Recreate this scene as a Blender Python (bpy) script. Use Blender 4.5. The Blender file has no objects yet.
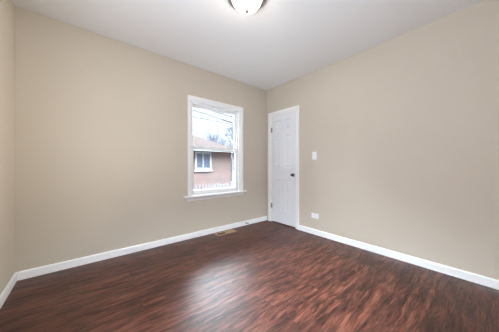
import bpy, bmesh, math, random
from mathutils import Vector, Matrix, noise

SC = bpy.context.scene
COL = SC.collection
random.seed(7)

# ------------------------------------------------------------------ camera
cam_d = bpy.data.cameras.new('camera')
cam = bpy.data.objects.new('camera', cam_d)
COL.objects.link(cam)
cam_d.sensor_width = 36.0
cam_d.lens = 14.365
cam_d.clip_start = 0.02
cam_d.clip_end = 300
cam.location = (-2.785, -2.838, 1.08)
cam.rotation_euler = (math.pi / 2 - 0.0016, 0.0, -0.6904)
SC.camera = cam

# ------------------------------------------------------------------ world: overcast white sky
world = bpy.data.worlds.new('overcast_sky')
SC.world = world
world.use_nodes = True
bg = world.node_tree.nodes['Background']
bg.inputs[0].default_value = (0.78, 0.90, 1.0, 1)
# an overcast sky is dimmer near the horizon than overhead
SKY_LOW, SKY_HIGH = 0.9, 36.0
_wt = world.node_tree
_tc = _wt.nodes.new('ShaderNodeTexCoord')
_sp = _wt.nodes.new('ShaderNodeSeparateXYZ')
_mr = _wt.nodes.new('ShaderNodeMapRange')
_mr.interpolation_type = 'SMOOTHSTEP'
_mr.inputs['From Min'].default_value = 0.28
_mr.inputs['From Max'].default_value = 0.55
_mr.inputs['To Min'].default_value = SKY_LOW
_mr.inputs['To Max'].default_value = SKY_HIGH
_wt.links.new(_tc.outputs['Generated'], _sp.inputs[0])
_wt.links.new(_sp.outputs['Z'], _mr.inputs['Value'])
_wt.links.new(_mr.outputs[0], bg.inputs[1])
LAMP_STRENGTH = 9.0
LAMP_COLOR = (1.0, 0.90, 0.77, 1)



def area_light(name, loc, direction, sx, sy, power, color):
    d = bpy.data.lights.new(name, 'AREA')
    d.shape = 'RECTANGLE'
    d.size, d.size_y = sx, sy
    d.energy = power
    d.color = color
    o = bpy.data.objects.new(name, d)
    COL.objects.link(o)
    o.location = loc
    o.rotation_euler = Vector(direction).to_track_quat('-Z', 'Y').to_euler()
    return o


# added fill lights out of view: at the added left window and right rear corner
area_light('fill_left', (-3.325, -1.95, 1.36), (1, 0, 0), 1.36, 0.7, 35, (0.92, 0.98, 1.12))
area_light('fill_rear', (-0.35, -3.1, 1.4), (-2.94, 2.35, 0.0), 0.7, 0.9, 3.5, (1.0, 1.0, 0.92)).data.spread = 0.9

vs = SC.view_settings
vs.view_transform = 'Standard'
vs.look = 'None'
vs.gamma = 1.0
vs.exposure = 0.87
vs.use_curve_mapping = False

# ------------------------------------------------------------------ helpers
ORG = {}


def thing(name, loc, label=None, cat=None, group=None, kind=None):
    o = bpy.data.objects.new(name, None)
    o.empty_display_size = 0.1
    COL.objects.link(o)
    o.location = loc
    ORG[o] = Vector(loc)
    tag(o, label, cat, group, kind)
    return o


def tag(o, label=None, cat=None, group=None, kind=None):
    if label: o['label'] = label
    if cat: o['category'] = cat
    if group: o['group'] = group
    if kind: o['kind'] = kind
    return o


def obj(name, bm, mat, parent=None, origin=None, smooth=False, bevel=0.0, seg=2, recalc=True):
    """links bm (given in world coordinates) as ONE mesh object"""
    if origin is None:
        origin = ORG[parent] if parent else Vector((0, 0, 0))
    origin = Vector(origin)
    bmesh.ops.translate(bm, verts=bm.verts, vec=-origin)
    if recalc:
        bmesh.ops.recalc_face_normals(bm, faces=bm.faces)
    me = bpy.data.meshes.new(name)
    bm.to_mesh(me)
    bm.free()
    me.materials.append(mat)
    o = bpy.data.objects.new(name, me)
    COL.objects.link(o)
    ORG[o] = origin
    if parent:
        o.parent = parent
        o.location = origin - ORG[parent]
    else:
        o.location = origin
    if smooth:
        for p in me.polygons: p.use_smooth = True
    if bevel:
        m = o.modifiers.new('bevel', 'BEVEL')
        m.width = bevel
        m.segments = seg
        m.limit_method = 'ANGLE'
        m.angle_limit = math.radians(40)
    return o


def box(bm, a, b):
    x0, y0, z0 = a
    x1, y1, z1 = b
    if x0 > x1: x0, x1 = x1, x0
    if y0 > y1: y0, y1 = y1, y0
    if z0 > z1: z0, z1 = z1, z0
    v = [bm.verts.new(p) for p in ((x0, y0, z0), (x1, y0, z0), (x1, y1, z0), (x0, y1, z0),
                                   (x0, y0, z1), (x1, y0, z1), (x1, y1, z1), (x0, y1, z1))]
    for f in ((0, 3, 2, 1), (4, 5, 6, 7), (0, 1, 5, 4), (1, 2, 6, 5), (2, 3, 7, 6), (3, 0, 4, 7)):
        bm.faces.new([v[i] for i in f])
    return bm


def B(*boxes):
    bm = bmesh.new()
    for a, b in boxes: box(bm, a, b)
    return bm


def lathe(bm, prof, center, axis='Z', n=40):
    """prof: list of (r, h). axis Z, X or Y."""
    rings = []
    for r, h in prof:
        ring = []
        if r < 1e-6:
            p = {'Z': (0, 0, h), 'X': (h, 0, 0), 'Y': (0, h, 0)}[axis]
            ring = [bm.verts.new(Vector(center) + Vector(p))]
        else:
            for i in range(n):
                a = 2 * math.pi * i / n
                c, s = r * math.cos(a), r * math.sin(a)
                p = {'Z': (c, s, h), 'X': (h, c, s), 'Y': (c, h, s)}[axis]
                ring.append(bm.verts.new(Vector(center) + Vector(p)))
        rings.append(ring)
    for A, C in zip(rings, rings[1:]):
        for i in range(n):
            j = (i + 1) % n
            if len(A) == 1 and len(C) == 1: continue
            if len(A) == 1: bm.faces.new((A[0], C[i], C[j]))
            elif len(C) == 1: bm.faces.new((A[i], A[j], C[0]))
            else: bm.faces.new((A[i], A[j], C[j], C[i]))
    return bm


def prism(bm, prof, f0, f1):
    """extrude a closed 2-D profile between two placing functions"""
    A = [bm.verts.new(f0(p)) for p in prof]
    C = [bm.verts.new(f1(p)) for p in prof]
    n = len(prof)
    for i in range(n):
        j = (i + 1) % n
        bm.faces.new((A[i], A[j], C[j], C[i]))
    bm.faces.new(A)
    bm.faces.new(C[::-1])
    return bm


def tube(bm, pts, radii, n=6):
    rings = []
    for i, p in enumerate(pts):
        p = Vector(p)
        d = (Vector(pts[min(i + 1, len(pts) - 1)]) - Vector(pts[max(i - 1, 0)])).normalized()
        u = d.cross(Vector((0, 0, 1)))
        if u.length < 1e-3: u = d.cross(Vector((1, 0, 0)))
        u.normalize()
        w = d.cross(u)
        r = radii[i] if isinstance(radii, (list, tuple)) else radii
        rings.append([bm.verts.new(p + u * r * math.cos(2 * math.pi * k / n) + w * r * math.sin(2 * math.pi * k / n)) for k in range(n)])
    for A, C in zip(rings, rings[1:]):
        for k in range(n):
            bm.faces.new((A[k], A[(k + 1) % n], C[(k + 1) % n], C[k]))
    bm.faces.new(rings[0][::-1])
    bm.faces.new(rings[-1])
    return bm


# ------------------------------------------------------------------ materials
def srgb(r, g, b):
    f = lambda c: (c / 255 / 12.92) if c / 255 <= 0.04045 else ((c / 255 + 0.055) / 1.055) ** 2.4
    return (f(r), f(g), f(b), 1)


class NT:
    def __init__(self, name):
        self.m = bpy.data.materials.new(name)
        self.m.use_nodes = True
        self.t = self.m.node_tree
        self.b = self.t.nodes['Principled BSDF']
        self.out = self.t.nodes['Material Output']

    def n(self, typ, **kw):
        nd = self.t.nodes.new(typ)
        for k, v in kw.items(): setattr(nd, k, v)
        return nd

    def l(self, a, b): self.t.links.new(a, b)

    def ramp(self, fac, stops):
        r = self.n('ShaderNodeValToRGB')
        el = r.color_ramp.elements
        while len(el) < len(stops): el.new(0.5)
        for e, (p, c) in zip(el, stops):
            e.position = p
            e.color = c
        self.l(fac, r.inputs[0])
        return r.outputs[0]

    def noise(self, vec, scale, detail=4, rough=0.5, dist=0.0):
        nd = self.n('ShaderNodeTexNoise')
        nd.inputs['Scale'].default_value = scale
        nd.inputs['Detail'].default_value = detail
        nd.inputs['Roughness'].default_value = rough
        nd.inputs['Distortion'].default_value = dist
        if vec: self.l(vec, nd.inputs['Vector'])
        return nd.outputs['Fac']

    def coords(self, scale=(1, 1, 1), rot=(0, 0, 0)):
        tc = self.n('ShaderNodeTexCoord')
        mp = self.n('ShaderNodeMapping')
        mp.inputs['Scale'].default_value = scale
        mp.inputs['Rotation'].default_value = rot
        self.l(tc.outputs['Object'], mp.inputs['Vector'])
        return mp.outputs[0]

    def bump(self, h, strength, dist):
        b = self.n('ShaderNodeBump')
        b.inputs['Strength'].default_value = strength
        b.inputs['Distance'].default_value = dist
        self.l(h, b.inputs['Height'])
        self.l(b.outputs[0], self.b.inputs['Normal'])
        return b

    def mix(self, fac, a, b, blend='MIX'):
        m = self.n('ShaderNodeMix', data_type='RGBA', blend_type=blend)
        if isinstance(fac, (int, float)): m.inputs[0].default_value = fac
        else: self.l(fac, m.inputs[0])
        for s, v in ((6, a), (7, b)):
            if isinstance(v, tuple): m.inputs[s].default_value = v
            else: self.l(v, m.inputs[s])
        return m.outputs[2]

    def math(self, op, a, b=None):
        m = self.n('ShaderNodeMath', operation=op)
        for i, v in enumerate((a, b)):
            if v is None: continue
            if isinstance(v, (int, float)): m.inputs[i].default_value = v
            else: self.l(v, m.inputs[i])
        return m.outputs[0]


def plain(name, col, rough=0.5, metal=0.0, var=0.04, scale=9.0, bump=0.0, bscale=300.0, spec=0.5):
    t = NT(name)
    v = t.coords()
    f = t.noise(v, scale, 3)
    lo = tuple(c * (1 - var) for c in col[:3]) + (1,)
    hi = tuple(min(1, c * (1 + var)) for c in col[:3]) + (1,)
    t.l(t.ramp(f, [(0.3, lo), (0.7, hi)]), t.b.inputs['Base Color'])
    t.b.inputs['Roughness'].default_value = rough
    t.b.inputs['Metallic'].default_value = metal
    t.b.inputs['Specular IOR Level'].default_value = spec
    if bump: t.bump(t.noise(v, bscale, 2), bump, 0.002)
    return t.m


def floor_material():
    t = NT('hand_scraped_acacia_planks')
    v = t.coords()
    # plank layout, boards run along x
    br = t.n('ShaderNodeTexBrick')
    br.offset = 0.37
    br.inputs['Color1'].default_value = (0, 0, 0, 1)
    br.inputs['Color2'].default_value = (1, 1, 1, 1)
    br.inputs['Mortar'].default_value = (0.5, 0.5, 0.5, 1)
    br.inputs['Scale'].default_value = 1.0
    br.inputs['Brick Width'].default_value = 1.22
    br.inputs['Row Height'].default_value = 0.127
    br.inputs['Mortar Size'].default_value = 0.0012
    br.inputs['Mortar Smooth'].default_value = 0.3
    t.l(v, br.inputs['Vector'])
    pid = br.outputs['Color']
    # shift the grain of each plank
    cmb = t.n('ShaderNodeCombineXYZ')
    sx = t.math('MULTIPLY', pid, 17.3)
    t.l(sx, cmb.inputs[0]); t.l(sx, cmb.inputs[2])
    add = t.n('ShaderNodeVectorMath', operation='ADD')
    t.l(v, add.inputs[0]); t.l(cmb.outputs[0], add.inputs[1])
    # warp for swirling grain
    mp0 = t.n('ShaderNodeMapping'); mp0.inputs['Scale'].default_value = (2.2, 5.5, 1)
    t.l(add.outputs[0], mp0.inputs[0])
    wn = t.n('ShaderNodeTexNoise'); wn.inputs['Scale'].default_value = 1.0; wn.inputs['Detail'].default_value = 2
    t.l(mp0.outputs[0], wn.inputs['Vector'])
    sub = t.n('ShaderNodeVectorMath', operation='SUBTRACT'); t.l(wn.outputs['Color'], sub.inputs[0]); sub.inputs[1].default_value = (.5, .5, .5)
    scl = t.n('ShaderNodeVectorMath', operation='MULTIPLY'); t.l(sub.outputs[0], scl.inputs[0]); scl.inputs[1].default_value = (0.22, 0.10, 0)
    wv = t.n('ShaderNodeVectorMath', operation='ADD'); t.l(add.outputs[0], wv.inputs[0]); t.l(scl.outputs[0], wv.inputs[1])

    def grain(sx, sy, scale, det, rough):
        mp = t.n('ShaderNodeMapping'); mp.inputs['Scale'].default_value = (sx, sy, 1)
        t.l(wv.outputs[0], mp.inputs[0])
        return t.noise(mp.outputs[0], scale, det, rough)
    g1 = grain(3.0, 34, 1.0, 6, 0.66)          # broad figure
    g2 = grain(8, 110, 1.0, 5, 0.66)            # fine streaks
    g3 = grain(4.2, 22, 1.0, 5, 0.6)            # dark knots and blotches
    g = t.math('ADD', t.math('MULTIPLY', g1, 0.56), t.math('MULTIPLY', g2, 0.44))
    c1 = t.ramp(g, [(0.36, srgb(32, 13, 9)), (0.45, srgb(74, 37, 26)), (0.54, srgb(102, 60, 47)), (0.66, srgb(130, 83, 67))])
    dark = t.ramp(g3, [(0.40, (0.22, 0.20, 0.22, 1)), (0.52, (1, 1, 1, 1))])
    c2 = t.mix(0.8, c1, dark, 'MULTIPLY')
    tone = t.ramp(pid, [(0.0, (0.72, 0.68, 0.66, 1)), (1.0, (1.12, 1.06, 1.0, 1))])
    c3 = t.mix(1.0, c2, tone, 'MULTIPLY')
    c4 = t.mix(t.math('MULTIPLY', br.outputs['Fac'], 0.7), c3, srgb(30, 14, 10))
    t.l(c4, t.b.inputs['Base Color'])
    t.l(t.ramp(g2, [(0.3, (0.46, 0.46, 0.46, 1)), (0.7, (0.37, 0.37, 0.37, 1))]), t.b.inputs['Roughness'])
    t.b.inputs['Specular IOR Level'].default_value = 0.56
    h = t.math('SUBTRACT', t.math('ADD', t.math('MULTIPLY', g1, 0.6), t.math('MULTIPLY', g2, 0.5)), br.outputs['Fac'])
    t.bump(h, 0.16, 0.004)
    return t.m


def brick_material():
    t = NT('red_brick')
    v = t.coords(rot=(math.pi / 2, 0, 0))
    br = t.n('ShaderNodeTexBrick')
    br.inputs['Color1'].default_value = srgb(68, 46, 42)
    br.inputs['Color2'].default_value = srgb(40, 30, 30)
    br.inputs['Mortar'].default_value = srgb(78, 72, 70)
    br.inputs['Scale'].default_value = 1.0
    br.inputs['Brick Width'].default_value = 0.21
    br.inputs['Row Height'].default_value = 0.072
    br.inputs['Mortar Size'].default_value = 0.008
    t.l(v, br.inputs['Vector'])
    f = t.noise(v, 1.6, 4)
    t.l(t.mix(t.ramp(f, [(0.45, (0, 0, 0, 1)), (0.7, (0.6, 0.6, 0.6, 1))]), br.outputs['Color'], srgb(72, 51, 42)), t.b.inputs['Base Color'])
    t.b.inputs['Roughness'].default_value = 0.9
    return t.m


def shingle_material():
    t = NT('asphalt_shingles')
    v = t.coords()
    br = t.n('ShaderNodeTexBrick')
    br.inputs['Color1'].default_value = srgb(35, 28, 26)
    br.inputs['Color2'].default_value = srgb(30, 24, 22)
    br.inputs['Mortar'].default_value = srgb(40, 34, 32)
    br.inputs['Brick Width'].default_value = 0.3
    br.inputs['Row Height'].default_value = 0.14
    br.inputs['Mortar Size'].default_value = 0.006
    br.inputs['Scale'].default_value = 1.0
    t.l(v, br.inputs['Vector'])
    t.l(br.outputs['Color'], t.b.inputs['Base Color'])
    t.b.inputs['Roughness'].default_value = 0.95
    t.b.inputs['Specular IOR Level'].default_value = 0.05
    return t.m


def glass_material(name, tint=0.95, refl=0.06):
    t = NT(name)
    tr = t.n('ShaderNodeBsdfTransparent'); tr.inputs[0].default_value = (tint, tint, tint, 1)
    gl = t.n('ShaderNodeBsdfGlossy'); gl.inputs['Roughness'].default_value = 0.02
    fr = t.n('ShaderNodeFresnel'); fr.inputs[0].default_value = 1.45
    mx = t.n('ShaderNodeMixShader')
    t.l(fr.outputs[0], mx.inputs[0]); t.l(tr.outputs[0], mx.inputs[1]); t.l(gl.outputs[0], mx.inputs[2])
    t.l(mx.outputs[0], t.out.inputs[0])
    return t.m


def lamp_glass_material():
    t = NT('lit_opal_glass')
    v = t.coords()
    f = t.noise(v, 6, 3)
    t.l(t.ramp(f, [(0.3, (LAMP_COLOR[0] * .97, LAMP_COLOR[1] * .97, LAMP_COLOR[2] * .97, 1)), (0.7, LAMP_COLOR)]), t.b.inputs['Emission Color'])
    t.b.inputs['Emission Strength'].default_value = LAMP_STRENGTH
    t.b.inputs['Base Color'].default_value = (.9, .9, .88, 1)
    t.b.inputs['Roughness'].default_value = 0.25
    return t.m


M_wall = plain('tan_wall_paint', srgb(207, 196, 180), 0.62, var=0.012, scale=2.0, bump=0.05, bscale=260, spec=0.25)
M_ceil = plain('white_ceiling_paint', srgb(242, 242, 242), 0.9, var=0.008, scale=1.5, bump=0.04, bscale=200, spec=0.1)
M_trim = plain('white_semi_gloss_trim', srgb(249, 249, 248), 0.35, var=0.01)
M_door = plain('white_door_paint', srgb(236, 238, 241), 0.38, var=0.008, scale=4)
M_vinyl = plain('white_vinyl', srgb(250, 251, 252), 0.35, var=0.01)
M_floor = floor_material()
M_nickel = plain('brushed_nickel', srgb(150, 146, 140), 0.35, 0.9, var=0.06, scale=40)
M_finial = plain('finial_metal', srgb(104, 102, 98), 0.6, 0.0, var=0.05)
M_dark_metal = plain('dark_pewter', srgb(70, 70, 78), 0.28, 0.9, var=0.05)
M_hinge = plain('satin_hinge_metal', srgb(168, 160, 148), 0.4, 0.8)
M_plastic = plain('white_plastic', srgb(244, 244, 246), 0.35, var=0.005)
M_slot = plain('dark_slot', srgb(40, 38, 38), 0.6)
M_vent = plain('tan_painted_steel', srgb(180, 148, 114), 0.4, 0.0, var=0.05)
M_ventdark = plain('dark_duct', srgb(30, 22, 18), 0.9)
M_brass = plain('aged_brass', srgb(150, 112, 76), 0.4, 0.7)
M_rubber = plain('brown_rubber', srgb(74, 52, 42), 0.7)
M_glass = glass_material('window_glass')
M_lampglass = lamp_glass_material()
M_brick = brick_material()
M_roof = shingle_material()
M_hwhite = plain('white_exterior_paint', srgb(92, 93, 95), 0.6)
M_hpane = plain('dark_window_pane', srgb(52, 57, 70), 0.12, var=0.15, scale=3)
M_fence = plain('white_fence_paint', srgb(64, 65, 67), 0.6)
M_lawn = plain('pale_winter_ground', srgb(72, 72, 71), 0.95, var=0.25, scale=3)
M_bark = plain('blue_grey_bark', srgb(50, 53, 64), 0.9, var=0.12)
M_bark2 = plain('grey_brown_bark', srgb(52, 50, 54), 0.9, var=0.12)
M_leaf = plain('dull_evergreen', srgb(46, 50, 62), 0.8, var=0.3, scale=14)
M_wire = plain('black_cable', srgb(26, 27, 30), 0.6)

# ------------------------------------------------------------------ room shell
XL, YR, H = -3.291, -3.40, 2.575       # left wall, rear wall, ceiling height; window wall y=0, right wall x=0
T = 0.15
CW = 0.06                               # casing width
WX0, WX1, WZ0, WZ1 = -1.621, -0.599, 0.633, 2.119        # outer edge of window casing
DY0, DY1, DZ = -0.782, -0.056, 2.100                     # outer edge of door casing
OX0, OX1, OZ0, OZ1 = WX0 + CW, WX1 - CW, WZ0 - 0.01, WZ1 - CW
EY0, EY1, EZ = DY0 + CW, DY1 - CW, DZ - CW

tag(obj('floor', B(((XL - T, YR - T, -0.06), (0.33, T, 0))), M_floor), 'dark reddish brown hand-scraped wood plank floor', 'floor', kind='structure')
tag(obj('ceiling', B(((XL - T, YR - T, H), (0.33, T, H + 0.1))), M_ceil), 'flat white painted ceiling', 'ceiling', kind='structure')
tag(obj('wall_back', B(((XL - T, 0, 0), (OX0, T, H)), ((OX1, 0, 0), (0, T, H)), ((OX0, 0, 0), (OX1, T, OZ0)), ((OX0, 0, OZ1), (OX1, T, H))), M_wall),
    'tan painted wall with the window in it', 'wall', kind='structure')
tag(obj('wall_right', B(((0, EY1, 0), (0.33, T, H)), ((0, YR - T, 0), (0.33, EY0, H)), ((0, EY0, EZ), (0.33, EY1, H)), ((0.24, EY0, 0), (0.33, EY1, EZ))), M_wall),
    'tan painted wall holding the white door', 'wall', kind='structure')
LWY0, LWY1, LWZ0, LWZ1 = -2.35, -1.55, 0.62, 2.10      # opening of the added fill window in the left wall
RWX0, RWX1, RWZ0, RWZ1 = -2.05, -1.05, 0.62, 2.10      # opening of the added fill window in the rear wall
tag(obj('wall_left', B(((XL - T, YR - T, 0), (XL, LWY0, H)), ((XL - T, LWY1, 0), (XL, 0, H)), ((XL - T, LWY0, 0), (XL, LWY1, LWZ0)), ((XL - T, LWY0, LWZ1), (XL, LWY1, H))), M_wall), 'tan painted wall at the left edge', 'wall', kind='structure')
tag(obj('wall_rear', B(((XL, YR - T, 0), (RWX0, YR, H)), ((RWX1, YR - T, 0), (0, YR, H)), ((RWX0, YR - T, 0), (RWX1, YR, RWZ0)), ((RWX0, YR - T, RWZ1), (RWX1, YR, H))), M_wall), 'tan painted wall behind the viewer', 'wall', kind='structure')

BH, BT = 0.080, 0.013
bprof = [(0, 0), (BT, 0), (BT, BH - 0.014), (BT - 0.003, BH - 0.006), (BT - 0.007, BH - 0.001), (BT - 0.010, BH), (0, BH)]


def baseboard(name, a, b, nrm, label):
    n = Vector(nrm)
    bm = prism(bmesh.new(), bprof, lambda p: Vector(a) + n * p[0] + Vector((0, 0, p[1])), lambda p: Vector(b) + n * p[0] + Vector((0, 0, p[1])))
    tag(obj(name, bm, M_trim), label, 'baseboard', kind='structure')


baseboard('baseboard_back', (XL, 0, 0), (0, 0, 0), (0, -1, 0), 'white baseboard along the wall under the window')
baseboard('baseboard_left', (XL, YR, 0), (XL, -BT, 0), (1, 0, 0), 'white baseboard along the left wall')
baseboard('baseboard_right', (0, YR, 0), (0, DY0, 0), (-1, 0, 0), 'white baseboard along the right wall beyond the door')
baseboard('baseboard_rear', (XL + BT, YR, 0), (-BT, YR, 0), (0, 1, 0), 'white baseboard along the rear wall')

# ------------------------------------------------------------------ door casing, door
CT = 0.018


def mitred_casing(bm, pts_out, pts_in, nrm, t):
    """frame of trapezoid boards: outer and inner outline points, raised by t along nrm"""
    n = Vector(nrm)
    for i in range(len(pts_out) - 1):
        a, b, c, d = (Vector(p) for p in (pts_out[i], pts_out[i + 1], pts_in[i + 1], pts_in[i]))
        # board with a thinner inner edge, like colonial casing
        prof = [a, b, c, d]
        lo = [bm.verts.new(p) for p in prof]
        ma = [a.lerp(d, 0.55), b.lerp(c, 0.55)]
        hi = [bm.verts.new(a + n * t), bm.verts.new(b + n * t), bm.verts.new(ma[1] + n * t), bm.verts.new(ma[0] + n * t)]
        inn = [bm.verts.new(d + n * t * 0.55), bm.verts.new(c + n * t * 0.55)]
        bm.faces.new((hi[0], hi[1], hi[2], hi[3]))
        bm.faces.new((hi[3], hi[2], inn[1], inn[0]))
        bm.faces.new((lo[0], lo[1], hi[1], hi[0]))
        bm.faces.new((lo[2], lo[3], inn[0], inn[1]))
        bm.faces.new((lo[1], lo[2], inn[1], hi[2], hi[1]))
        bm.faces.new((lo[3], lo[0], hi[0], hi[3], inn[0]))
        bm.faces.new((lo[3], lo[2], lo[1], lo[0]))
    return bm


trim = thing('trim_1', (0, (DY0 + DY1) / 2, 0), 'white casing around the panel door', 'door frame', kind='structure')
obj('casing', mitred_casing(bmesh.new(), [(0, DY1, 0), (0, DY1, DZ), (0, DY0, DZ), (0, DY0, 0)], [(0, EY1, 0), (0, EY1, EZ), (0, EY0, EZ), (0, EY0, 0)], (-1, 0, 0), CT), M_trim, trim, bevel=0.002)
JT = 0.014
obj('jamb', B(((0, EY1 - JT, 0), (0.12, EY1, EZ)), ((0, EY0, 0), (0.12, EY0 + JT, EZ)), ((0, EY0 + JT, EZ - JT), (0.12, EY1 - JT, EZ)),
              ((0.05, EY1 - JT - 0.012, 0), (0.085, EY1 - JT, EZ - JT)), ((0.05, EY0 + JT, 0), (0.085, EY0 + JT + 0.012, EZ - JT))), M_trim, trim)

SY0, SY1, SZ0, SZ1 = EY0 + JT + 0.003, EY1 - JT - 0.003, 0.020, EZ - JT - 0.004
door = thing('door_1', (0.02, (SY0 + SY1) / 2, SZ0), 'closed white six panel door beside the window corner', 'door', kind='structure')
# slab: face at x=0.004 towards the room, with raised panels
bm = bmesh.new()
FX, BX = 0.004, 0.040
w = SY1 - SY0
st, mid = 0.098, 0.080
cols = [(SY0 + st, SY0 + (w - mid) / 2), (SY0 + (w + mid) / 2, SY1 - st)]
rows = [(0.255, 0.815), (1.035, 1.625), (1.725, 1.915)]
ys = [SY0] + [c for p in cols for c in p] + [SY1]
zs = [SZ0] + [c for p in rows for c in p] + [SZ1]
for i in range(len(ys) - 1):
    for k in range(len(zs) - 1):
        y0, y1, z0, z1 = ys[i], ys[i + 1], zs[k], zs[k + 1]
        if i % 2 == 1 and k % 2 == 1:
            loops = []
            for ins, x in ((0, FX), (0.004, FX + 0.003), (0.016, FX + 0.010), (0.022, FX + 0.010), (0.042, FX + 0.002)):
                loops.append([bm.verts.new((x, yy, zz)) for yy, zz in ((y0 + ins, z0 + ins), (y1 - ins, z0 + ins), (y1 - ins, z1 - ins), (y0 + ins, z1 - ins))])
            for A, C in zip(loops, loops[1:]):
                for q in range(4): bm.faces.new((A[q], A[(q + 1) % 4], C[(q + 1) % 4], C[q]))
            bm.faces.new(loops[-1])
        else:
            bm.faces.new([bm.verts.new((FX, yy, zz)) for yy, zz in ((y0, z0), (y1, z0), (y1, z1), (y0, z1))])
for a, b in (((SY0, SZ0), (SY1, SZ0)), ((SY1, SZ0), (SY1, SZ1)), ((SY1, SZ1), (SY0, SZ1)), ((SY0, SZ1), (SY0, SZ0))):
    bm.faces.new([bm.verts.new(p) for p in ((FX, *a), (FX, *b), (BX, *b), (BX, *a))])
bm.faces.new([bm.verts.new((BX, yy, zz)) for yy, zz in ((SY0, SZ0), (SY1, SZ0), (SY1, SZ1), (SY0, SZ1))])
bmesh.ops.remove_doubles(bm, verts=bm.verts, dist=0.0001)
obj('slab', bm, M_door, door)
for hz in (1.765, 0.315):
    bm = lathe(bmesh.new(), [(0, -0.048), (0.003, -0.048), (0.004, -0.044), (0.0068, -0.044), (0.0068, 0.044), (0.004, 0.044), (0.003, 0.048), (0, 0.048)], (-0.009, EY1 - JT - 0.001, hz), 'Z', 14)
    box(bm, (-0.004, EY1 - JT - 0.026, hz - 0.044), (0.0035, EY1 - JT - 0.001, hz + 0.044))
    obj('hinge', bm, M_hinge, door)
kb = obj('knob', lathe(bmesh.new(), [(0, -0.062), (0.012, -0.061), (0.019, -0.056), (0.0235, -0.046), (0.022, -0.036), (0.015, -0.027), (0.010, -0.022), (0.010, 0.0)],
                       (FX, SY0 + 0.047, 0.918), 'X', 24), M_dark_metal, door, smooth=True)
kb['label'] = 'dark metal knob'
obj('rosette', lathe(bmesh.new(), [(0.010, -0.010), (0.024, -0.009), (0.031, -0.004), (0.032, 0.0)], (FX, SY0 + 0.047, 0.918), 'X', 28), M_nickel, kb, smooth=True)

# ------------------------------------------------------------------ window
win = thing('window_1', ((WX0 + WX1) / 2, 0, WZ0), 'white double hung window looking out at brick house', 'window', kind='structure')
obj('casing', mitred_casing(bmesh.new(), [(WX0, 0, WZ0), (WX0, 0, WZ1), (WX1, 0, WZ1), (WX1, 0, WZ0)], [(OX0, 0, WZ0), (OX0, 0, OZ1), (OX1, 0, OZ1), (OX1, 0, WZ0)], (0, -1, 0), CT), M_trim, win, bevel=0.002)
JW = 0.016
obj('jamb', B(((OX0, 0, OZ0), (OX0 + JW, T, OZ1)), ((OX1 - JW, 0, OZ0), (OX1, T, OZ1)), ((OX0 + JW, 0, OZ1 - JW), (OX1 - JW, T, OZ1)), ((OX0 + JW, 0.02, OZ0), (OX1 - JW, T, OZ0 + 0.018))), M_trim, win)
# stool board with returned ends, apron below with a cove profile
sp = [(0.02, -0.022), (-0.052, -0.022), (-0.058, -0.018), (-0.060, -0.010), (-0.058, -0.003), (-0.052, 0.0), (0.02, 0.0)]
x0, x1 = WX0 - 0.058, WX1 + 0.058
bm = bmesh.new()
prism(bm, [(-0.0, -0.022), (-0.052, -0.022), (-0.058, -0.018), (-0.060, -0.010), (-0.058, -0.003), (-0.052, 0.0), (-0.0, 0.0)],
      lambda p: Vector((x0, p[0], WZ0 + p[1])), lambda p: Vector((x1, p[0], WZ0 + p[1])))
box(bm, (OX0 + 0.001, 0.0, WZ0 - 0.010), (OX1 - 0.001, 0.045, WZ0 + 0.0005))
obj('stool', bm, M_trim, win)
ap = [(0, -0.080), (-0.008, -0.080), (-0.012, -0.074), (-0.016, -0.060), (-0.024, -0.046), (-0.036, -0.034), (-0.044, -0.028), (-0.046, -0.022), (0, -0.022)]
xa, xb = WX0 - 0.045, WX1 + 0.045
bm = bmesh.new()
prism(bm, ap, lambda p: Vector((xa + (0.046 + p[0]) * 0.9, p[0], WZ0 + p[1])), lambda p: Vector((xb - (0.046 + p[0]) * 0.9, p[0], WZ0 + p[1])))
obj('apron', bm, M_trim, win)
# vinyl liner (tracks) and two sashes
LX0, LX1, LZ0, LZ1 = OX0 + JW, OX1 - JW, OZ0 + 0.018, OZ1 - JW
LW = 0.015
obj('vinyl_frame', B(((LX0, 0.048, LZ0), (LX0 + LW, 0.135, LZ1)), ((LX1 - LW, 0.048, LZ0), (LX1, 0.135, LZ1)), ((LX0 + LW, 0.048, LZ1 - 0.022), (LX1 - LW, 0.135, LZ1)),
                     ((LX0 + LW, 0.048, LZ0), (LX1 - LW, 0.135, LZ0 + 0.014))), M_vinyl, win, bevel=0.002)
GX0, GX1 = LX0 + LW + 0.001, LX1 - LW - 0.001


def sash(name, y0, y1, z0, z1, stile, rail_b, rail_t):
    s = obj(name, B(((GX0, y0, z0), (GX0 + stile, y1, z1)), ((GX1 - stile, y0, z0), (GX1, y1, z1)), ((GX0 + stile, y0, z0), (GX1 - stile, y1, z0 + rail_b)),
                    ((GX0 + stile, y0, z1 - rail_t), (GX1 - stile, y1, z1))), M_vinyl, win, bevel=0.004)
    ym = (y0 + y1) / 2
    obj('glass_pane', B(((GX0 + stile, ym - 0.002, z0 + rail_b), (GX1 - stile, ym + 0.002, z1 - rail_t))), M_glass, s)
    return s


ZM = 1.355
sash('lower_sash', 0.056, 0.088, LZ0 + 0.014, ZM + 0.030, 0.026, 0.046, 0.040)
sash('upper_sash', 0.094, 0.126, ZM - 0.035, LZ1 - 0.022, 0.026, 0.040, 0.034)

# windows added out of view in the left and rear walls for fill light


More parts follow.
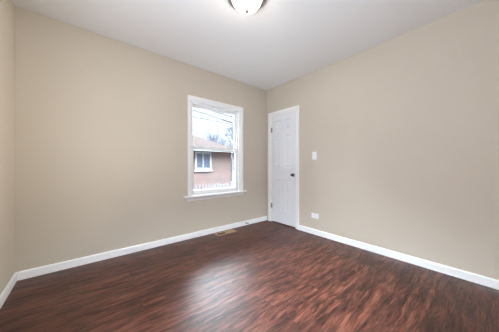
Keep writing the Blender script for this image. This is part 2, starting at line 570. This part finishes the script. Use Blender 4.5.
def added_window(name, place, a0, a1, z0, z1, label):
    # place(a, d, z): a runs along the wall, d from the room face outwards
    w = thing(name, place((a0 + a1) / 2, 0, z0), label, 'window', kind='structure')

    def bb(*bs): return B(*[(tuple(place(*p)), tuple(place(*q))) for p, q in bs])
    c = CW
    obj('casing', bb(((a0 - c, -0.016, z0 - c), (a0, 0, z1 + c)), ((a1, -0.016, z0 - c), (a1 + c, 0, z1 + c)), ((a0, -0.016, z1), (a1, 0, z1 + c)), ((a0, -0.016, z0 - c), (a1, 0, z0))), M_trim, w)
    m = (a0 + a1) / 2
    f = obj('sash', bb(((a0, 0.05, z0), (a0 + 0.05, 0.10, z1)), ((a1 - 0.05, 0.05, z0), (a1, 0.10, z1)), ((a0 + 0.05, 0.05, z0), (a1 - 0.05, 0.10, z0 + 0.05)),
                       ((a0 + 0.05, 0.05, z1 - 0.05), (a1 - 0.05, 0.10, z1)), ((m - 0.03, 0.05, z0 + 0.05), (m + 0.03, 0.10, z1 - 0.05))), M_vinyl, w)
    for p, q in ((a0 + 0.05, m - 0.03), (m + 0.03, a1 - 0.05)):
        obj('glass_pane', bb(((p, 0.073, z0 + 0.05), (q, 0.077, z1 - 0.05))), M_glass, f)


added_window('added_window_left', lambda a, d, z: Vector((XL - d, a, z)), LWY0, LWY1, LWZ0, LWZ1, 'added white framed window in the left wall, for fill light')
added_window('added_window_rear', lambda a, d, z: Vector((a, YR - d, z)), RWX0, RWX1, RWZ0, RWZ1, 'added white framed window in the rear wall, for fill light')

# ------------------------------------------------------------------ ceiling light
CLX, CLY = -1.690, -1.476
cl = thing('ceiling_light', (CLX, CLY, H), 'round flush ceiling light with opal glass bowl and nickel rim', 'ceiling light')
obj('canopy', lathe(bmesh.new(), [(0, 0), (0.164, 0), (0.172, -0.004), (0.175, -0.012), (0.173, -0.021), (0.164, -0.028), (0.150, -0.031), (0.138, -0.030), (0.134, -0.026), (0.130, -0.020), (0, -0.020)],
                    (CLX, CLY, H), 'Z', 64), M_nickel, cl, smooth=True)
dome = []
for i in range(17):
    a = i / 16 * math.pi / 2
    dome.append((0.132 * math.cos(a) ** 0.9, -0.024 - 0.100 * math.sin(a)))
dome[-1] = (0.0, dome[-1][1])
obj('glass_bowl', lathe(bmesh.new(), dome, (CLX, CLY, H), 'Z', 56), M_lampglass, cl, smooth=True)
obj('finial', lathe(bmesh.new(), [(0, -0.118), (0.014, -0.122), (0.014, -0.127), (0.007, -0.130), (0.007, -0.134), (0.015, -0.138), (0.0175, -0.144), (0.015, -0.151), (0.008, -0.156), (0, -0.157)],
                    (CLX, CLY, H), 'Z', 20), M_finial, cl, smooth=True)

# ------------------------------------------------------------------ switch, outlet
sy, szc = -1.074, 1.237
sw = thing('light_switch', (0, sy, szc), 'white light switch plate on the wall right of door', 'light switch')
obj('wall_plate', B(((-0.006, sy - 0.038, szc - 0.061), (0, sy + 0.038, szc + 0.061))), M_plastic, sw, bevel=0.003)
obj('rocker', prism(bmesh.new(), [(-0.006, -0.034), (-0.009, -0.034), (-0.0065, 0.0), (-0.012, 0.034), (-0.006, 0.034)],
                    lambda p: Vector((p[0], sy - 0.0165, szc + p[1])), lambda p: Vector((p[0], sy + 0.0165, szc + p[1]))), M_plastic, sw)
for dz in (-0.048, 0.048):
    obj('screw', lathe(bmesh.new(), [(0, -0.0075), (0.003, -0.007), (0.0035, -0.006)], (0, sy, szc + dz), 'X', 12), M_plastic, sw)
oy, oz = -1.085, 0.293
ol = thing('power_outlet', (0, oy, oz), 'white sideways power outlet low on the right wall', 'outlet')
obj('wall_plate', B(((-0.006, oy - 0.062, oz - 0.039), (0, oy + 0.062, oz + 0.039))), M_plastic, ol, bevel=0.003)
for dy in (-0.020, 0.020):
    r = obj('receptacle', lathe(bmesh.new(), [(0, -0.009), (0.015, -0.009), (0.0168, -0.0075), (0.017, -0.006)], (0, oy + dy, oz), 'X', 24), M_plastic, ol)
    obj('slot', B(((-0.0095, oy + dy - 0.006, oz + 0.004), (-0.0088, oy + dy + 0.002, oz + 0.006)), ((-0.0095, oy + dy - 0.005, oz - 0.007), (-0.0088, oy + dy + 0.002, oz - 0.005)),
                  ((-0.0095, oy + dy + 0.006, oz - 0.002), (-0.0088, oy + dy + 0.010, oz + 0.002))), M_slot, r)
obj('screw', lathe(bmesh.new(), [(0, -0.0075), (0.003, -0.007), (0.0035, -0.006)], (0, oy, oz), 'X', 12), M_plastic, ol)

# ------------------------------------------------------------------ floor register, door stop
vx0, vx1, vy0, vy1 = -1.215, -0.865, -0.185, -0.055
vt = thing('floor_register', ((vx0 + vx1) / 2, (vy0 + vy1) / 2, 0), 'tan metal floor vent in the planks below the window', 'floor vent')
bm = B(((vx0, vy0, 0), (vx1, vy0 + 0.022, 0.006)), ((vx0, vy1 - 0.022, 0), (vx1, vy1, 0.006)), ((vx0, vy0 + 0.022, 0), (vx0 + 0.022, vy1 - 0.022, 0.006)),
       ((vx1 - 0.022, vy0 + 0.022, 0), (vx1, vy1 - 0.022, 0.006)), (((vx0 + vx1) / 2 - 0.006, vy0 + 0.022, 0), ((vx0 + vx1) / 2 + 0.006, vy1 - 0.022, 0.006)))
obj('frame', bm, M_vent, vt, bevel=0.002)
obj('duct_opening', B(((vx0 + 0.022, vy0 + 0.022, 0.0), (vx1 - 0.022, vy1 - 0.022, 0.001))), M_ventdark, vt)
for side in (0, 1):
    bm = bmesh.new()
    n = 12 if side == 1 else 7
    a = vx0 + 0.022 if side == 0 else (vx0 + vx1) / 2 + 0.006
    b = (vx0 + vx1) / 2 - 0.006 if side == 0 else vx1 - 0.022
    for i in range(n):
        x = a + (b - a) * (i + 0.5) / n
        ang = 0.0035 if side == 1 else -0.0005
        top = 0.0052 if side == 1 else 0.0026
        prism(bm, [(x - 0.0022 - ang * .6, 0.001), (x - 0.0006 - ang * .6, 0.001), (x + 0.0016 + ang, top), (x + ang - 0.0008, top)],
              lambda p: Vector((p[0], vy0 + 0.022, p[1])), lambda p: Vector((p[0], vy1 - 0.022, p[1])))
    obj('louvres', bm, M_vent, vt)
dsx = -0.535
ds = thing('door_stop', (dsx, -BT, 0.045), 'small brass door stop fixed to baseboard left of door', 'door stop')
bm = lathe(bmesh.new(), [(0, 0), (0.012, 0), (0.012, -0.004), (0.007, -0.008)], (dsx, -BT, 0.045), 'Y', 16)
pts, N = [], 90
for i in range(N + 1):
    a = i / N * 2 * math.pi * 9
    pts.append((dsx + 0.0055 * math.cos(a), -BT - 0.006 - 0.05 * i / N, 0.045 + 0.0055 * math.sin(a)))
tube(bm, pts, 0.0016, 5)
obj('spring', bm, M_brass, ds)
obj('rubber_tip', lathe(bmesh.new(), [(0, -0.07), (0.007, -0.069), (0.009, -0.064), (0.009, -0.056), (0.006, -0.054), (0, -0.054)], (dsx, -BT, 0.045), 'Y', 16), M_rubber, ds)

# ------------------------------------------------------------------ outside: ground
GZ = -0.65
tag(obj('ground', B(((-45, -40, GZ - 0.1), (45, 60, GZ))), M_lawn), 'pale winter ground outside the window', 'ground', kind='structure')

# ------------------------------------------------------------------ neighbouring brick house
HX0, HX1, HY0, HY1, EZH = -5.0, 2.56, 5.0, 11.5, 1.86
house = thing('brick_house', ((HX0 + HX1) / 2, HY0, GZ), 'pink brick house with low hipped roof seen through the window', 'house')
NW0, NW1, NWZ0, NWZ1 = 0.74, 1.50, 0.90, 1.68
obj('brick_wall', B(((HX0, HY0, GZ), (NW0, HY0 + 0.25, EZH)), ((NW1, HY0, GZ), (HX1, HY0 + 0.25, EZH)), ((NW0, HY0, GZ), (NW1, HY0 + 0.25, NWZ0)), ((NW0, HY0, NWZ1), (NW1, HY0 + 0.25, EZH)),
                    ((HX1 - 0.25, HY0 + 0.25, GZ), (HX1, HY1, EZH)), ((HX0, HY0 + 0.25, GZ), (HX0 + 0.25, HY1, EZH)), ((HX0 + 0.25, HY1 - 0.25, GZ), (HX1 - 0.25, HY1, EZH))), M_brick, house)
OV, PI_ = 0.34, 0.45
rx0, rx1, ry0, ry1, rz = HX0 - OV, HX1 + OV, HY0 - OV, HY1 + OV, 1.80
hw = (ry1 - ry0) / 2
bm = bmesh.new()
e = [bm.verts.new(p) for p in ((rx0, ry0, rz), (rx1, ry0, rz), (rx1, ry1, rz), (rx0, ry1, rz))]
r0 = bm.verts.new((rx0 + hw, ry0 + hw, rz + PI_ * hw))
r1 = bm.verts.new((rx1 - hw, ry0 + hw, rz + PI_ * hw))
for f in ((e[0], e[1], r1, r0), (e[1], e[2], r1), (e[2], e[3], r0, r1), (e[3], e[0], r0), (e[3], e[2], e[1], e[0])): bm.faces.new(f)
obj('roof', bm, M_roof, house)
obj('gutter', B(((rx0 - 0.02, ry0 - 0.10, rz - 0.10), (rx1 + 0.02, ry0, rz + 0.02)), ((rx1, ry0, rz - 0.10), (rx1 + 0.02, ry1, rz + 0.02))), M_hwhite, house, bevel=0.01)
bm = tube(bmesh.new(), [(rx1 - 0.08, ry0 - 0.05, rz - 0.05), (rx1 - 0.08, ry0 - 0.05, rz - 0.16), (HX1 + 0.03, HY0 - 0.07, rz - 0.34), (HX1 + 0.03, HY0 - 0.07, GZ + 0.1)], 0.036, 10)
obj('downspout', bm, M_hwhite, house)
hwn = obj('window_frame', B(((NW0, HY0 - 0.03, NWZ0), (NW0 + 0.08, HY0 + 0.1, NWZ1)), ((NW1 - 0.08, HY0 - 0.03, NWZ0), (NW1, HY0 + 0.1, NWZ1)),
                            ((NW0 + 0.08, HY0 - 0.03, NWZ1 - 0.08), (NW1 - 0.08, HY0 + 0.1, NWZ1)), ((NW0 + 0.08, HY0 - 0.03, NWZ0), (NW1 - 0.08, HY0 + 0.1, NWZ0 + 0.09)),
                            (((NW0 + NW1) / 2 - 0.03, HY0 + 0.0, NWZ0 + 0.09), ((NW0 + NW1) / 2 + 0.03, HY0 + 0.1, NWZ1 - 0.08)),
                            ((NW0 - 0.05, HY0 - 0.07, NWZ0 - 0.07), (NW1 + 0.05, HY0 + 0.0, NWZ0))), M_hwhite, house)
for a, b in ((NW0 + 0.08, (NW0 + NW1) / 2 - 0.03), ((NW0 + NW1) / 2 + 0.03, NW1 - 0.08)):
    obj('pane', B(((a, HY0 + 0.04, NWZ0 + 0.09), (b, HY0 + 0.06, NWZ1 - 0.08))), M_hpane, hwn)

# ------------------------------------------------------------------ picket fence
FY, FZ = 3.0, 0.48
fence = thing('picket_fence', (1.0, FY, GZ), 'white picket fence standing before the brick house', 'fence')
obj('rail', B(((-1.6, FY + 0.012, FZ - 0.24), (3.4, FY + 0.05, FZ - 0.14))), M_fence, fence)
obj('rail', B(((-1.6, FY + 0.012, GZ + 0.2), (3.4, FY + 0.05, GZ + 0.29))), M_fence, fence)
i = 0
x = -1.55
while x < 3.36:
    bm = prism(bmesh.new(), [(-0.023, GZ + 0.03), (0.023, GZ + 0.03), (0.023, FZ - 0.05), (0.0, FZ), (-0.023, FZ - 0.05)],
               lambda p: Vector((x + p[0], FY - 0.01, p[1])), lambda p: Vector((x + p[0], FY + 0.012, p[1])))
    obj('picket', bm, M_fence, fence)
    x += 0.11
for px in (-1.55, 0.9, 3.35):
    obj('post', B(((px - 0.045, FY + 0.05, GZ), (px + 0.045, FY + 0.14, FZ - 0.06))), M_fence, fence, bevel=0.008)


# ------------------------------------------------------------------ trees
def bare_tree(name, base, height, trunk_r, spread, levels, mat, label, seed, kids=5, first=0.35):
    rnd = random.Random(seed)
    root = thing(name, base, label, 'tree')
    tb, bb = bmesh.new(), bmesh.new()
    top = Vector(base) + Vector((0, 0, height * first))
    pts = [Vector(base), Vector(base).lerp(top, 0.5) + Vector((rnd.uniform(-.05, .05), 0, 0)), top]
    tube(tb, pts, [trunk_r, trunk_r * 0.85, trunk_r * 0.7], 8)

    def grow(p, d, length, r, lev):
        q = p
        pp, rr = [p], [r]
        dd = d.copy()
        for s in range(3):
            dd = (dd + Vector((rnd.gauss(0, .13), rnd.gauss(0, .13), rnd.gauss(0.05, .10)))).normalized()
            q = q + dd * length / 3
            pp.append(q); rr.append(r * (1 - 0.2 * (s + 1)))
        tube(bb, pp, rr, 4 if lev > 1 else 3)
        if lev <= 0: return
        for k in range(kids):
            t = rnd.uniform(0.3, 1.0)
            i = min(int(t * 3), 2)
            st = pp[i].lerp(pp[i + 1], t * 3 - i)
            u = Vector((rnd.gauss(0, 1), rnd.gauss(0, 1), rnd.gauss(0.15, .8))).normalized()
            nd = (dd + u * spread).normalized()
            grow(st, nd, length * rnd.uniform(.5, .75), r * 0.55, lev - 1)
    for k in range(kids + 1):
        a = 2 * math.pi * k / (kids + 1) + rnd.uniform(-.3, .3)
        st = Vector(base).lerp(top, rnd.uniform(0.75, 1.0))
        grow(st, Vector((math.cos(a) * spread, math.sin(a) * spread, 0.9)).normalized(), height * rnd.uniform(.28, .36), trunk_r * 0.5, levels)
    obj('trunk', tb, mat, root, smooth=True)
    obj('branches', bb, mat, root)
    return root


bare_tree('bare_tree', (9.6, 16.2, GZ), 6.3, 0.20, 0.85, 4, M_bark, 'bare blue grey tree with dense round crown behind brick house', 3, kids=5, first=0.40)
bare_tree('bare_tree', (4.2, 22.0, GZ), 6.6, 0.15, 0.75, 3, M_bark2, 'thin bare tree with sparse twigs above the left of the roof', 11, kids=4, first=0.5)

# dark evergreen shrub past the house corner
sb = (4.75, 7.75, GZ)
shrub = thing('evergreen_shrub', sb, 'dark narrow evergreen shrub past the brick house corner', 'shrub')
obj('stem', tube(bmesh.new(), [sb, (sb[0], sb[1], GZ + 1.4), (sb[0] + 0.03, sb[1], GZ + 2.4)], [0.05, 0.035, 0.01], 8), M_bark2, shrub)
rnd = random.Random(5)
bm = bmesh.new()
for i in range(2600):
    h = rnd.random() ** 0.8
    rr = 0.42 * math.sin(math.pi * min(1, 0.25 + h * 0.75)) ** 0.7 * math.sqrt(rnd.uniform(.25, 1))
    a = rnd.uniform(0, 2 * math.pi)
    c = Vector((sb[0] + rr * math.cos(a), sb[1] + rr * math.sin(a), GZ + 0.08 + 2.6 * h))
    d = Vector((math.cos(a) * .5, math.sin(a) * .5, 1)).normalized()
    d = (d + Vector((rnd.gauss(0, .4), rnd.gauss(0, .4), rnd.gauss(0, .3)))).normalized()
    u = d.cross(Vector((rnd.gauss(0, 1), rnd.gauss(0, 1), rnd.gauss(0, 1)))).normalized()
    L, W = rnd.uniform(.09, .16), rnd.uniform(.018, .03)
    bm.faces.new([bm.verts.new(p) for p in (c, c + d * L * .5 + u * W, c + d * L, c + d * L * .5 - u * W)])
obj('foliage', bm, M_leaf, shrub, recalc=False)


# ------------------------------------------------------------------ overhead wires
def wire(xa, za, xb, zb, y, sag, r, label):
    pts = []
    for i in range(25):
        t = i / 24
        pts.append((xa + (xb - xa) * t, y, za + (zb - za) * t - sag * 4 * t * (1 - t)))
    o = obj('power_line', tube(bmesh.new(), pts, r, 6), M_wire, origin=pts[0])
    return tag(o, label, 'cable', 'overhead power lines')


def line_through(p, q, xa, xb):
    s = (q[1] - p[1]) / (q[0] - p[0])
    return p[1] + s * (xa - p[0]), p[1] + s * (xb - p[0])


za, zb = line_through((1.97, 4.28), (4.75, 3.92), -4, 9)
w1 = wire(-4, za, 9, zb, 8.0, 0.0, 0.036, 'middle one of three overhead wires, with a thick dark sleeve')
obj('splice_sleeve', tube(bmesh.new(), [(3.95, 8.0, za + (zb - za) * (7.95 / 13)), (4.95, 8.0, za + (zb - za) * (8.95 / 13))], 0.055, 8), M_wire, w1)
za, zb = line_through((1.99, 3.98), (4.75, 3.89), -4, 9)
wire(-4, za, 9, zb, 8.3, 0.0, 0.034, 'lowest of the three overhead wires above the bare trees')
za, zb = line_through((3.50, 4.32), (4.75, 4.29), -4, 9)
wire(-4, za + 0.35, 9, zb - 0.35, 7.6, 0.0, 0.040, 'highest of the three overhead wires near the window top')
